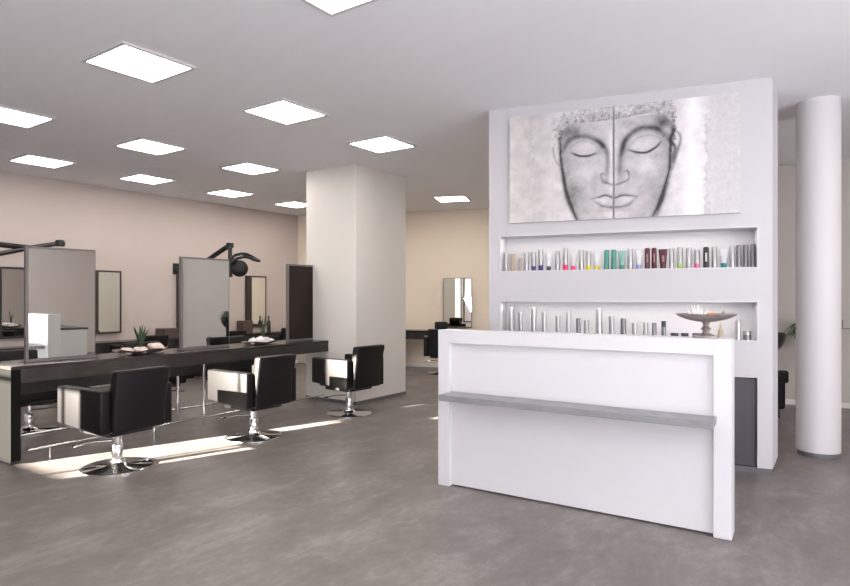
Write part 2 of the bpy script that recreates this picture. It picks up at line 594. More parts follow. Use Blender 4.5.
def painting_colour(X, Z, rng):
    lum = np.full(X.shape, 0.62)
    lin = np.full(X.shape, 0.0)
    nz = rng.standard_normal(X.shape)
    def blur(a, k):
        for _ in range(k):
            a = (a + np.roll(a, 1, 0) + np.roll(a, -1, 0) + np.roll(a, 1, 1) + np.roll(a, -1, 1)) / 5
        return a
    soft = blur(nz, 40)
    soft /= soft.std()
    mid = blur(rng.standard_normal(X.shape), 6)
    mid /= mid.std()
    fine = blur(rng.standard_normal(X.shape), 1)
    fine /= fine.std()
    # outline x of the face at each height
    def xat(pts, z):
        zs = np.array([p[1] for p in pts])[::-1]
        xs = np.array([p[0] for p in pts])[::-1]
        return np.interp(z, zs, xs)
    xl, xr = xat(outL, Z), xat(outR, Z)
    face = (X > xl) & (X < xr) & (Z < 3.04)
    hl = np.interp(X, [p[0] for p in hairl], [p[1] for p in hairl], left=2.6, right=2.6)
    hair = (Z > hl) & (X > 0.645 + .02 * mid + .12 * np.clip((Z - 3.0) / .15, 0, 1) ** 2) & (X < 1.66 + .012 * mid) & (Z > 2.80)
    # background
    lum += 0.022 * soft + 0.012 * mid
    lum -= 0.10 * np.exp(-((X - 0.44) / 0.12) ** 2) * (0.7 + 0.3 * mid)
    lum += 0.20 * np.exp(-((X - 1.80) / 0.10) ** 2)
    rag = X > (1.90 + 0.012 * mid)
    lum = np.where(rag, lum - 0.04 - 0.02 * soft, lum)
    lum -= 0.12 * np.exp(-((X - 1.905 - 0.012 * mid) / 0.012) ** 2) * (Z < 3.0)
    # face shading
    mx = (xl + xr) / 2
    hw = (xr - xl) / 2
    u = (X - mx) / hw
    fl = 0.52 - 0.22 * np.abs(u) ** 3 + 0.022 * soft + 0.014 * mid
    def blob(cx, cz, sx, sz, a):
        return a * np.exp(-((X - cx) / sx) ** 2 - ((Z - cz) / sz) ** 2)
    fl += blob(1.14, 2.72, .035, .25, .16) + blob(0.89, 2.81, .08, .04, .12) + blob(1.42, 2.80, .09, .05, .14)
    fl += blob(0.87, 2.58, .09, .09, .12) + blob(1.44, 2.60, .10, .09, .14) + blob(1.16, 2.20, .10, .03, .12)
    fl += blob(1.05, 2.32, .05, .02, .12) + blob(1.26, 2.32, .06, .025, .12) + blob(1.15, 2.50, .03, .04, .10)
    fl -= blob(0.80, 2.38, .08, .10, .18) + blob(0.98, 2.45, .04, .06, .10) + blob(1.46, 2.42, .09, .07, .08)
    fl -= blob(1.05, 2.80, .035, .08, .18) + blob(1.25, 2.78, .04, .07, .18) + blob(1.16, 2.225, .13, .018, .12)
    fl -= blob(0.80, 2.96, .09, .045, .26) + blob(1.56, 2.97, .07, .06, .32) + blob(1.30, 2.98, .10, .03, .08)
    fl -= blob(1.00, 2.53, .03, .04, .08) + blob(1.33, 2.53, .03, .05, .10)
    lum = np.where(face, fl, lum)
    hv = 0.36 + 0.055 * mid + 0.06 * fine
    hv += 0.14 * np.clip((Z - 3.03) / 0.10, 0, 1) + 0.10 * np.clip((0.95 - X) / .3, 0, 1)
    lum = np.where(hair, hv, lum)
    sL = lambda pts, w, a, taper=True: (lambda d, tt: a * np.exp(-(d / w) ** 2) * ((np.sin(PI * np.clip(tt, .03, .97)) ** 0.4) if taper else 1))(*polydist(X, Z, smooth_line(pts)))
    for pts, w, a in ((browL, .024, .38), (browR, .027, .40), (eyeL, .010, .60), (eyeR, .010, .62), (lidL, .006, .14), (lidR, .006, .14),
                      (nose, .010, .32), (mouth, .009, .46), (lip, .012, .34), (upl, .005, .12), (outL, .016, .40), (outR, .018, .44),
                      (earL, .009, .30), (earR, .012, .42)):
        lum -= sL(pts, w, a)
    lum -= sL([(0.70, 2.62), (0.74, 2.36), (0.84, 2.13)], .02, .22) + sL([(1.60, 2.42), (1.53, 2.22), (1.50, 2.13)], .024, .30)
    lum -= sL([(1.62, 2.80), (1.66, 2.74), (1.645, 2.62)], .014, .5)
    lum -= sL([(1.04, 2.53), (1.055, 2.56), (1.08, 2.545)], .007, .3) + sL([(1.24, 2.56), (1.27, 2.57), (1.285, 2.53)], .007, .3)
    lum += sL([(1.125, 2.93), (1.13, 2.75), (1.12, 2.55)], .010, .14)
    lum += 0.012 * fine
    lum = np.clip(lum, 0.03, 0.86)
    warm = 0.5 + 0.5 * np.tanh(soft)
    beige = np.clip(0.9 - X, 0, 1)[..., None] * np.array([0.0, -0.012, -0.05])
    tint = np.stack([lum * (1.0 + .01 * warm), lum * (0.975 + .005 * warm), lum * (0.985 - .012 * warm)], -1) + beige * lum[..., None]
    return np.clip(tint, 0.02, 0.9)


mp_ = bpy.data.materials.new('painted_canvas')
mp_.use_nodes = True
at = mp_.node_tree.nodes.new('ShaderNodeVertexColor')
at.layer_name = 'paint'
mp_.node_tree.links.new(at.outputs['Color'], mp_.node_tree.nodes['Principled BSDF'].inputs['Base Color'])
mp_.node_tree.nodes['Principled BSDF'].inputs['Roughness'].default_value = 0.6
M['canvas_edge'] = mat('canvas_edge', (0.4, 0.39, 0.39), 0.7)


def canvas(s0, s1, label, seed):
    t = thing('canvas_painting', label, 'painting', (*W(s0, -0.001), PZ0), WA, 'two part face painting above the product niches')
    w, h = s1 - s0, PZ1 - PZ0
    MB().box(0, w, -.030, 0, 0, h).build('stretcher', M['canvas_edge'], t)
    st = 0.0055
    nx, nz = int(w / st) + 1, int(h / st) + 1
    xs, zs = np.linspace(0, w, nx), np.linspace(0, h, nz)
    X, Z = np.meshgrid(xs, zs)
    col = painting_colour(X + s0, Z + PZ0, np.random.default_rng(seed))
    vs = [(float(x), -0.0315, float(z)) for z in zs for x in xs]
    fs = [(j * nx + i, j * nx + i + 1, (j + 1) * nx + i + 1, (j + 1) * nx + i) for j in range(nz - 1) for i in range(nx - 1)]
    me = bpy.data.meshes.new('painted_face')
    me.from_pydata(vs, [], fs)
    ca = me.color_attributes.new('paint', 'FLOAT_COLOR', 'POINT')
    arr = np.concatenate([col.reshape(-1, 3), np.ones((nx * nz, 1))], 1).astype(np.float32)
    ca.data.foreach_set('color', arr.ravel())
    me.materials.append(mp_)
    o = bpy.data.objects.new('painted_face', me)
    C.objects.link(o)
    o.parent = t


canvas(0.212, 1.146, 'left canvas of the grey face painting, closed eye and half the mouth', 3)
canvas(1.163, 2.158, 'right canvas of the grey face painting, wider with a pale torn edge', 7)


# ================================================================== PRODUCTS IN THE NICHES
def wpos(s, d, z):
    p = W(s, d)
    return (p[0], p[1], z)


def bottle(name, label, s, z0, h, r, body, foot=None, cap=None, style='bottle', group=None, d=0.08):
    t = thing(name, label, name.split('_')[-1] if name != 'product_tube' else 'tube', wpos(s, d, z0 + .001), WA, group)
    if style == 'bottle':
        zf = 0.0
        if foot:
            zf = h * 0.24
            MB().lathe([(r * .96, 0), (r * 1.02, .003), (r * 1.02, zf)], 20).build('coloured_foot', foot, t, True)
        if cap:
            zc = h * 0.66
            MB().lathe([(r, zf), (r, zc)], 20).build('body', body, t, True)
            MB().lathe([(r * .92, zc), (r * .92, h - .004), (r * .85, h)], 20).build('cap', cap, t, True)
        else:
            MB().lathe([(r, zf), (r, h * .93), (r * .93, h * .955)], 20).build('body', body, t, True)
            MB().lathe([(r * .90, h * .955), (r * .90, h - .003), (r * .8, h)], 20).build('cap', body, t, True)
    elif style == 'tube':
        # a crimped tube standing on its cap: round below, flat seam on top
        zc = h * .24
        MB().lathe([(r * .8, 0), (r * .8, zc)], 18).build('cap', cap or body, t, True)
        mb = MB()
        n = 18
        rings = []
        for k in range(9):
            u = k / 8
            rx = r * (.85 + .30 * u)
            ry = r * (.85 - .80 * u)
            rings.append([mb.bm.verts.new((rx * math.cos(2 * PI * i / n), ry * math.sin(2 * PI * i / n), zc + (h - zc) * u)) for i in range(n)])
        for A, B in zip(rings, rings[1:]):
            for i in range(n):
                mb.bm.faces.new((A[i], A[(i + 1) % n], B[(i + 1) % n], B[i]))
        mb.bm.faces.new(rings[0][::-1])
        mb.bm.faces.new(rings[-1])
        mb.build('body', body, t, True)
        MB().box(-r * 1.15, r * 1.15, -.0015, .0015, h - .001, h + .007).build('seam', body, t)
    elif style == 'jar':
        MB().lathe([(r, 0), (r, h * .6)], 24).build('body', body, t, True)
        MB().lathe([(r * 1.03, h * .6), (r * 1.03, h * .96), (r * .98, h)], 24).build('lid', cap or body, t, True)
    elif style == 'taper':
        MB().lathe([(r, 0), (r, h * .55), (r * .45, h * .68)], 20).build('body', body, t, True)
        MB().lathe([(r * .42, h * .68), (r * .3, h * .9), (r * .12, h)], 16).build('cap', cap or body, t, True)
    return t


G1 = 'hair products in the upper wall niche'
G2 = 'hair products in the lower wall niche'
up_s = [0.148, 0.216, 0.284, 0.348, 0.417, 0.484, 0.56, 0.641, 0.714, 0.787, 0.859, 0.924, 0.999, 1.083, 1.146, 1.216, 1.288, 1.36,
        1.432, 1.489, 1.562, 1.631, 1.7, 1.77, 1.835, 1.906, 1.971, 2.042, 2.108, 2.158, 2.210, 2.262]
S, TB = 'bottle', 'tube'
up = [  # style, height, radius, body, foot, cap, label
    (S, .185, .019, 'silver', None, None, 'plain silver bottle, first from the left in the upper niche'),
    (TB, .160, .025, 'tan', None, 'tan', 'tan crimped tube near the left end of the upper niche'),
    (S, .125, .016, 'tan', None, None, 'small slim tan bottle right of the tan tube, upper niche'),
    (S, .180, .022, 'silver', None, None, 'silver bottle between the slim tan bottle and the first purple footed one'),
    (S, .180, .022, 'silver', 'purple', None, 'silver bottle with purple foot, shorter one on the left'),
    (S, .205, .022, 'silver', 'purple', None, 'silver bottle with purple foot, taller one on the right'),
    (TB, .160, .026, 'white_tube', None, 'dark_purple', 'silver white tube with dark purple cap'),
    (S, .185, .022, 'silver', None, None, 'silver bottle between the dark purple capped tube and the pink footed bottle'),
    (S, .210, .024, 'silver', 'pink', None, 'tall silver bottle with deep pink foot on the left half'),
    (TB, .160, .026, 'white_tube', None, 'pink', 'white tube with deep pink cap'),
    (S, .190, .022, 'silver', None, None, 'silver bottle between the pink capped tube and the yellow footed bottle'),
    (S, .175, .022, 'silver', 'yellow', None, 'silver bottle with yellow foot'),
    (TB, .150, .026, 'white_tube', None, 'yellow', 'white tube with yellow cap'),
    (S, .180, .024, 'teal', None, None, 'teal green bottle, left one of the two'),
    (S, .180, .024, 'teal', None, None, 'teal green bottle, right one of the two'),
    (TB, .160, .030, 'teal_light', None, 'teal', 'pale teal crimped tube right of the teal bottles'),
    (S, .185, .022, 'silver', None, None, 'silver bottle between the teal tube and the lilac tube'),
    (TB, .165, .028, 'white_tube', None, 'lilac', 'white tube with lilac blue cap'),
    (S, .185, .022, 'maroon', None, None, 'dark maroon bottle, left one of the two'),
    (S, .185, .022, 'maroon', None, None, 'dark maroon bottle, right one of the two'),
    (TB, .165, .031, 'maroon', None, 'maroon', 'dark maroon crimped tube with pale label'),
    (S, .180, .019, 'silver', None, None, 'silver bottle between the maroon tube and the lime footed bottle'),
    (S, .190, .022, 'silver', 'lime', None, 'silver bottle with lime green foot'),
    (S, .180, .022, 'silver', None, None, 'silver bottle between the lime footed and soft pink footed bottles'),
    (S, .160, .022, 'silver', 'soft_pink', None, 'silver bottle with soft pink foot on the right half'),
    (S, .180, .023, 'black', None, None, 'black bottle with pale vertical lettering panel, upper niche'),
    (S, .185, .020, 'silver', None, None, 'silver bottle between the black bottle and the turquoise capped tube'),
    (TB, .160, .028, 'white_tube', None, 'turq', 'white tube with turquoise cap'),
    (S, .185, .020, 'silver', None, None, 'grey silver bottle right beside the turquoise capped tube'),
    (S, .190, .020, 'grey_metal', None, None, 'grey metal bottle, third from the right end of the upper niche'),
    (S, .190, .020, 'grey_metal', None, None, 'grey metal bottle, second from the right end of the upper niche'),
    (S, .195, .020, 'grey_metal', None, None, 'grey metal bottle, last at the right end of the upper niche')]
for s_, (sty, h, r, b, ft, cp, lab) in zip(up_s, up):
    t = bottle('product_tube' if sty == TB else 'product_bottle', lab, s_, UZ0, h, r, M[b], M[ft] if ft else None, M[cp] if cp else None, sty, G1)
    if b == 'maroon' or b == 'black':
        zz0, zz1 = (.3, .72) if sty == S else (.35, .7)
        rr_ = r * 1.01
        lb = MB()
        n = 6
        pr = []
        for k in range(n + 1):
            a = -PI / 2 + (-.32 + .64 * k / n)
            e = 1.0 if sty == S else .62
            pr.append((rr_ * math.cos(a), rr_ * e * math.sin(a) - (.0 if sty == S else .002)))
        for k in range(n):
            (x0, y0), (x1, y1) = pr[k], pr[k + 1]
            vs = [lb.bm.verts.new(v) for v in ((x0, y0 - .0006, h * zz0), (x1, y1 - .0006, h * zz0), (x1, y1 - .0006, h * zz1), (x0, y0 - .0006, h * zz1))]
            lb.bm.faces.new(vs)
        q = lb.build('label_panel', M['maroon_label'] if b == 'maroon' else M['white_tube'], t)
        q['label'] = 'pale label'

lo_s = [0.198, 0.29, 0.417, 0.517, 0.646, 0.741, 0.833, 0.905, 1.016, 1.127, 1.229, 1.325, 1.417, 1.489, 1.567, 1.655, 1.738, 1.83, 2.018, 2.153, 2.219]
lo = [
    (S, .262, .024, 'silver', None, None, 'tall silver can at the left end of the lower niche'),
    (S, .215, .021, 'silver', None, None, 'medium silver can between the two tall cans on the left, lower niche'),
    (S, .262, .026, 'silver', None, None, 'tall silver can, second tall one from the left, lower niche'),
    (S, .220, .022, 'silver', None, None, 'medium silver can right of the second tall can, lower niche'),
    (S, .185, .022, 'silver', None, None, 'short slim silver can standing apart in the left part of the lower niche'),
    (S, .225, .022, 'silver', None, None, 'medium silver can left of the short dark grey bottle, lower niche'),
    (S, .165, .020, 'grey_metal', None, None, 'short dark grey bottle left of the small silver one, lower niche'),
    (S, .150, .021, 'silver', None, None, 'small silver bottle just left of the widest tall can, lower niche'),
    (S, .255, .029, 'silver', None, None, 'widest tall silver can in the middle of the lower niche'),
    (S, .190, .024, 'silver', None, None, 'silver can right of the widest tall can, lower niche'),
    (S, .170, .024, 'grey_metal', None, None, 'stout dark grey bottle in the middle of the lower niche'),
    (S, .125, .024, 'silver', None, None, 'low silver bottle right of the stout dark grey bottle'),
    (S, .135, .021, 'silver', None, None, 'low slim silver bottle, second right of the stout grey one'),
    (S, .135, .020, 'grey_metal', None, None, 'low slim grey bottle left of the black capped bottle'),
    (S, .150, .021, 'grey_metal', None, 'black', 'grey bottle with large black cap in the lower niche'),
    ('jar', .047, .031, 'black', None, 'black', 'flat black jar beside the black capped bottle, first of three'),
    ('jar', .047, .031, 'black', None, 'black', 'flat black jar in the middle of the three'),
    ('jar', .047, .031, 'black', None, 'black', 'flat black jar behind the foot of the pedestal dish, last of three'),
    ('taper', .140, .021, 'beige', None, 'beige', 'beige bottle with pointed nozzle right of the pedestal dish foot'),
    (S, .165, .021, 'silver', None, None, 'silver bottle near the right end of the lower niche'),
    ('jar', .075, .030, 'grey_metal', None, 'silver', 'small grey jar at the right end of the lower niche')]
for s_, (sty, h, r, b, ft, cp, lab) in zip(lo_s, lo):
    nm = {'jar': 'product_jar'}.get(sty, 'product_bottle')
    bottle(nm, lab, s_, LZ0, h, r, M[b], M[ft] if ft else None, M[cp] if cp else None, sty, G2)

# ================================================================== PEDESTAL DISH ON THE DESK
px, D = 706, 3.76
X = (px - 425) / 605.4 * D
cc, ss = math.cos(.6048), math.sin(.6048)
bx_, by_ = X * cc - D * ss, X * ss + D * cc
t = thing('pedestal_dish', 'round pewter pedestal dish on the right end of the reception desk', 'dish', (bx_, by_, 1.2005), 0)
MB().box(-.072, .072, -.05, .05, 0, .014, .003).lathe([(.055, .014), (.042, .020), (.022, .030), (.018, .040), (.028, .052), (.030, .058), (.016, .072), (.020, .090), (.034, .104), (.034, .108)], 32).build('pedestal', M['pewter'], t, True)
MB().lathe([(.05, .100), (.11, .112), (.155, .132), (.176, .147), (.172, .150), (.14, .136), (.09, .122), (0.0, .118)], 48).build('bowl', M['pewter'], t, True)
t = thing('crystal_cluster', 'white spiky crystals heaped in the pedestal dish', 'crystal', (bx_ - .03, by_, 1.2005 + .122), 0)
cm = MB()
for k in range(26):
    a = random.uniform(0, 2 * PI)
    rr = random.uniform(0, .06)
    base = Vector((rr * math.cos(a) - .01, rr * math.sin(a), 0))
    tip = base + Vector((math.cos(a) * random.uniform(.005, .035), math.sin(a) * random.uniform(.005, .035), random.uniform(.035, .085)))
    cm.tube([base, base.lerp(tip, .6), tip], .004, 5, [.006, .005, .0008])
cm.build('crystals', M['coral'], t)
for k, (dx, dy) in enumerate(((.022, -.03), (.045, -.015))):
    o = MB().lathe([(0.0, 0), (.010, .003), (.013, .009), (.009, .016), (0, .019)], 14, sx=1.3).build('pebble', M['amber'], None, True, (bx_ + dx, by_ + dy, 1.2005 + .140))
    tag(o, ['amber pebble touching the white crystals, nearer the dish centre', 'amber pebble right of the crystals, further out in the dish'][k], 'pebble', 'amber pebbles in the pedestal dish')
o = MB().lathe([(.011, 0), (.013, .01), (.006, .02), (.010, .032), (.004, .040), (0, .042)], 12).build('ornament', M['beige'], None, True, (bx_ + .10, by_ - .01, 1.2005 + .128))
tag(o, 'small beige ornament at the right rim of the pedestal dish', 'ornament')

# ================================================================== STYLING ISLAND
IY0, IY1 = 2.26, 6.178
IX0, IX1 = -6.50, -5.90
t = thing('styling_counter', 'long dark double sided styling counter running to the white pillar', 'counter', ((IX0 + IX1) / 2, IY0, 0), 0)
hx = (IX1 - IX0) / 2
LI = IY1 - IY0
MB().box(-hx, hx, 0, LI, .822, .852, .003).build('worktop', M['worktop'], t)
fm = MB().box(-hx + .006, hx - .006, .08, LI - .001, .70, .8215)
fm.build('apron', M['fascia'], t)
MB().box(-hx + .16, hx - .16, .10, LI - .9, .58, .6995).build('drawer_box', M['black'], t)
q = MB().box(-hx, hx, 0, .079, .03, .8215, .002).build('end_panel', M['panel_side'], t)
MB().box(-hx + .02, hx - .02, .005, .075, 0, .0298).build('plinth', M['black'], t)
for yy in (1.95,):
    for sx in (-1, 1):
        MB().tube([(sx * (hx - .05), yy, 0), (sx * (hx - .05), yy, .6998)], .016, 14).build('support_post', M['chrome'], t, True)
for sx in (-1, 1):
    side = 'near' if sx > 0 else 'far'
    f = MB()
    xx = sx * (hx + .03)
    f.tube([(xx, .12, .115), (xx, LI - .12, .115)], .011, 10)
    for yy in (.3, 1.3, 2.5, LI - .3):
        f.tube([(xx, yy, 0), (xx, yy, .104)], .009, 8)
    o = f.build('footrest_rail', M['chrome'], None, True, ((IX0 + IX1) / 2, IY0, 0))
    tag(o, 'low chrome footrest rail along the %s side of the dark styling counter' % side, 'footrest', 'footrest rails')


M['dark_reflection'] = mat('mirror_dark_reflection', (0.045, 0.038, 0.035), 0.03, metal=1.0)  # mirror glass with a dark reflection put into its colour


def styling_mirror(y0, y1, z1, label, glass='mirror'):
    w = y1 - y0
    t = thing('styling_mirror', label, 'mirror', (-6.2, y0, .8525), 0, 'mirror panels standing on the styling counter')
    h = z1 - .8525
    MB().box(-.022, .022, 0, w, 0, h, .002).build('panel', M['mirror_frame'], t)
    for sx in (-1, 1):
        x0, x1 = (.0222, .0262) if sx > 0 else (-.0262, -.0222)
        MB().box(x0, x1, .022, w - .012, .03, h - .022).build('mirror_glass', M[glass if sx > 0 else 'mirror'], t)
    return t


m1 = styling_mirror(2.49, 3.11, 1.925, 'largest nearest mirror panel on the counter, reflecting the white desk')
m1.rotation_euler = (0, 0, math.radians(-2.1))
styling_mirror(4.075, 4.73, 1.915, 'middle mirror panel on the styling counter with the hair processor behind it')
styling_mirror(5.68, 6.15, 1.905, 'narrow farthest mirror panel on the counter, painted with a dark reflection, in front of the white pillar', 'dark_reflection')


# ================================================================== STYLING CHAIRS
def make_chair(label, loc, rz):
    """faces +y; origin on the floor under the pedestal"""
    t = thing('styling_chair', label, 'chair', loc, rz, 'black styling chairs')
    Lm = M['leather']
    MB().lathe([(.285, 0), (.285, .008), (.270, .014), (.10, .022), (.075, .034), (.060, .05), (.058, .07)], 56).build('base_disc', M['chrome'], t, True)
    MB().lathe([(.046, .0705), (.046, .19), (.042, .196), (.036, .197), (.036, .305)], 32).build('pedestal', M['chrome'], t, True)
    lv = MB().tube([(-.028, .03, .23), (-.16, .10, .235), (-.25, .12, .225)], .007, 8)
    lv.tube([(-.25, .12, .225), (-.31, .13, .22)], .011, 8)
    lv.build('pump_lever', M['chrome'], t, True)
    MB().box(-.20, .20, -.20, .22, .306, .345, .006).build('seat_plate', M['black'], t)
    MB().box(-.235, .235, -.24, .31, .346, .495, .03, 3).build('seat', Lm, t, True)
    for sx in (-1, 1):
        x0, x1 = (.238, .328) if sx > 0 else (-.328, -.238)
        a = MB().box(x0, x1, -.29, .33, .355, .708, .016, 3, T=lambda co: Vector((co.x, co.y, co.z + (max(0, co.y + .05) * .12 if co.z < .5 else 0))))
        a.build('armrest', Lm, t, True)

    def lean(co):
        k = max(0, co.z - .52)
        return Vector((co.x * (1 + .14 * k), co.y - k * .19 + .02 * (abs(co.x) / .3) ** 2, co.z))
    b = MB()
    b.box(-.236, .236, -.335, -.245, .352, .865, .022, 3)
    bmesh.ops.bisect_plane(b.bm, geom=b.bm.verts[:] + b.bm.edges[:] + b.bm.faces[:], plane_co=(0, 0, .52), plane_no=(0, 0, 1))
    for v in b.bm.verts:
        v.co = lean(v.co)
    b.build('backrest', Lm, t, True)
    return t


ch = make_chair('black styling chair nearest the viewer, at the left, back turned', (-5.12, 2.77, 0), PI / 2 + math.radians(4))
copy_thing(ch, (-5.06, 4.18, 0), PI / 2, 'black styling chair in the middle of the near row, sunlit arm')
copy_thing(ch, (-5.085, 5.69, 0), PI / 2 - math.radians(3), 'black styling chair in front of the white pillar')
copy_thing(ch, (-7.28, 2.96, 0), -PI / 2, 'black styling chair on the far side of the counter, behind the largest mirror')
copy_thing(ch, (-7.28, 4.45, 0), -PI / 2, 'black styling chair on the far side of the counter, behind the middle mirror')
copy_thing(ch, (-7.28, 5.85, 0), -PI / 2, 'black styling chair on the far side of the counter, behind the narrow mirror')
copy_thing(ch, (-9.10, 3.85, 0), PI / 2, 'black styling chair at the left wall counter, nearest')
copy_thing(ch, (-9.15, 5.33, 0), PI / 2, 'black styling chair at the left wall, seen above the shell bowl')
copy_thing(ch, (-9.15, 6.85, 0), PI / 2, 'black styling chair at the left wall, hidden behind the middle mirror')
copy_thing(ch, (-9.15, 8.20, 0), PI / 2, 'black styling chair at the left wall, farthest one')

# ================================================================== LEFT WALL: counter, mirrors
t = thing('wall_counter', 'dark wall counter running along the left wall', 'counter', (AL + .001, 2.6, 0), 0)
MB().box(0, .38, 0, 6.45, .70, .74, .003).build('worktop', M['worktop'], t)
MB().box(0.02, .36, 0.02, 6.43, .56, .6995).build('drawer_box', M['fascia'], t)
for yy in (0.02, 2.1, 4.2, 6.36):
    MB().box(0.02, .34, yy, yy + .05, 0, .5595).build('leg', M['fascia'], t)
for k, (yc, nm) in enumerate(((3.80, 'cut by the left picture edge'), (5.16, 'standing right of the largest counter mirror'), (6.70, 'mostly hidden behind the middle counter mirror'), (8.23, 'between the middle and narrow counter mirrors'))):
    t = thing('wall_mirror', 'dark framed mirror on the left wall, ' + nm, 'mirror', (AL + .001, yc - .25, .86), 0, 'dark framed mirrors along the left wall')
    MB().box(0, .06, 0, .50, 0, 1.03, .002).build('frame', M['dark_frame'], t)
    MB().box(.0602, .064, .12, .465, .03, 1.0).build('mirror_glass', M['mirror'], t)
o = MB().box(-.14, .14, -.16, .16, 0, .17, .006).build('storage_box', M['brown'], None, False, (AL + .18, 6.18, .741))
tag(o, 'brown box on the wall counter just left of the middle mirror', 'box', 'brown boxes on the left wall counter')
o = MB().box(-.10, .10, -.12, .12, 0, .25, .006).build('storage_box', M['brown'], None, False, (AL + .18, 7.83, .741))
tag(o, 'brown box on the wall counter below the far dark framed mirror', 'box', 'brown boxes on the left wall counter')
t = thing('pump_bottle', 'dark slim bottle on the wall counter below the far mirror', 'bottle', (AL + .2, 8.42, .7405), 0)
MB().lathe([(.04, 0), (.04, .20), (.018, .24)], 16).build('body', M['black'], t, True)
MB().lathe([(.015, .2402), (.015, .33), (.004, .335)], 12).build('cap', M['dark_frame'], t, True)


# ================================================================== HAIR PROCESSORS ON WALL ARMS
def at(x, y, D):
    X = (x - 425) / 605.4 * D
    return Vector((X * cc - D * ss, X * ss + D * cc, 1.45 + (297.5 - y) * D / 605.4))


def beam_tube(mb, p, q, r):
    mb.tube([p, q], r, 8)


base = at(205, 262, 10.4)
t = thing('hair_processor', 'black hair processor on a folding arm above the middle mirror', 'hair dryer', (AL, base.y, base.z), 0)
iv = Vector((AL, base.y, base.z))
P1, P2, P3 = at(196, 268, 10.6) - iv, at(230, 244.8, 10.3) - iv, at(230.5, 277, 10.2) - iv
a = MB()
a.tube([(0.02, P1.y, P1.z), P1], .045, 10)
a.tube([P1, P2], .042, 10)
a.build('arm', M['black'], t, True)
a = MB()
a.tube([P2 + Vector((0, 0, .03)), P2 - Vector((0, 0, .05))], .062, 12)
a.tube([P2, P3], .036, 10)
a.build('drop_arm', M['black'], t, True)
MB().box(0.003, .02, P1.y - .06, P1.y + .06, P1.z - .1, P1.z + .1).build('wall_plate', M['black'], t)
dr = at(239.5, 268.5, 10.15) - iv
ax = (Vector((0, 0, 1.45)) - (dr + iv)).normalized()
R_ = ax.to_track_quat('Z', 'Y').to_matrix().to_4x4()
MB().lathe([(0.0, -.06), (.11, -.055), (.14, -.03), (.14, .03), (.12, .05), (.05, .058), (0, .06)], 28, T=Matrix.Translation(dr) @ R_).build('motor_drum', M['black'], t, True)
hp = [at(x, y, D) - iv for x, y, D in ((229, 263, 10.1), (232, 257.5, 9.95), (236, 254.8, 9.85), (242, 253.5, 9.8), (247, 254.2, 9.8), (252, 256.6, 9.85), (257.5, 260, 9.95))]
hm = MB()
for dz in (0, -.055):
    hm.tube([p + Vector((.05 if dz else 0, 0, dz * (1 if 0 < i < 6 else .3))) for i, p in enumerate(hp)], .024, 8)
for i in (1, 3, 5):
    p = hp[i]
    hm.tube([p, p + Vector((.05, 0, -.055))], .020, 6)
hm.build('heater_hoop', M['black'], t, True)

base2 = at(-12, 248, 8.9)
t = thing('hair_processor', 'black hair processor arms at the left picture edge above the first mirror', 'hair dryer', (AL, base2.y, base2.z), 0)
iv = Vector((AL, base2.y, base2.z))
Q1, Q2, Q3 = at(-8, 243.5, 8.3) - iv, at(60, 243.3, 8.9) - iv, at(-14, 256.5, 8.2) - iv
Qm = at(29, 248, 8.7) - iv
a = MB()
a.tube([(0.025, Q1.y, Q1.z), Q1], .03, 10)
a.tube([Q1, Qm], .040, 10)
a.build('arm', M['black'], t, True)
MB().tube([Q3, Qm, Q2], .034, 10).build('second_arm', M['black'], t, True)
MB().lathe([(0.0, -.05), (.06, -.045), (.07, .0), (.055, .045), (0, .055)], 16, c=tuple(Q2)).build('joint', M['black'], t, True)
MB().box(0.003, .02, Q1.y - .06, Q1.y + .06, Q1.z - .1, Q1.z + .1).build('wall_plate', M['black'], t)


# ================================================================== CENTREPIECES ON THE COUNTER
def leaf_cluster(n, hmin, hmax, w, spread, seed):
    rnd = random.Random(seed)
    mb = MB()
    for k in range(n):
        a = 2 * PI * k / n + rnd.uniform(-.3, .3)
        h = rnd.uniform(hmin, hmax)
        sp = spread * rnd.uniform(.3, 1)
        side = Vector((-math.sin(a), math.cos(a), 0))
        out = Vector((math.cos(a), math.sin(a), 0))
        prev = None
        for i in range(6):
            u = i / 5
            c = out * (.01 + sp * u ** 1.5) + Vector((0, 0, h * u))
            ww = w * (1 - u ** 2.2) * (.7 + .6 * u) + .0008
            row = [mb.bm.verts.new(c - side * ww), mb.bm.verts.new(c + out * (-.35 * ww)), mb.bm.verts.new(c + side * ww), mb.bm.verts.new(c + out * (.25 * ww))]
            if prev:
                for q in range(4):
                    mb.bm.faces.new((prev[q], prev[(q + 1) % 4], row[(q + 1) % 4], row[q]))
            else:
                mb.bm.faces.new(row[::-1])
            prev = row
        mb.bm.faces.new(prev)
    return mb


def wavy_bowl(rx, ry, h, seed, lobes=5):
    rnd = random.Random(seed)
    ph = rnd.uniform(0, 6)
    mb = MB()
    n = 40
    rings = []
    for r, z in ((.35, 0), (.6, .25), (.85, .6), (1.0, 1.0), (.97, 1.0), (.8, .62), (.5, .34), (.2, .26)):
        row = []
        for i in range(n):
            a = 2 * PI * i / n
            k = 1 + .10 * math.sin(lobes * a + ph) * r
            zz = h * z * (1 + .22 * math.sin(lobes * a + ph + 1) * r)
            row.append(mb.bm.verts.new((rx * r * k * math.cos(a), ry * r * k * math.sin(a), zz)))
        rings.append(row)
    for A, B in zip(rings, rings[1:]):
        for i in range(n):
            j = (i + 1) % n
            mb.bm.faces.new((A[i], A[j], B[j], B[i]))
    mb.bm.faces.new(rings[0][::-1])
    mb.bm.faces.new(rings[-1])
    return mb


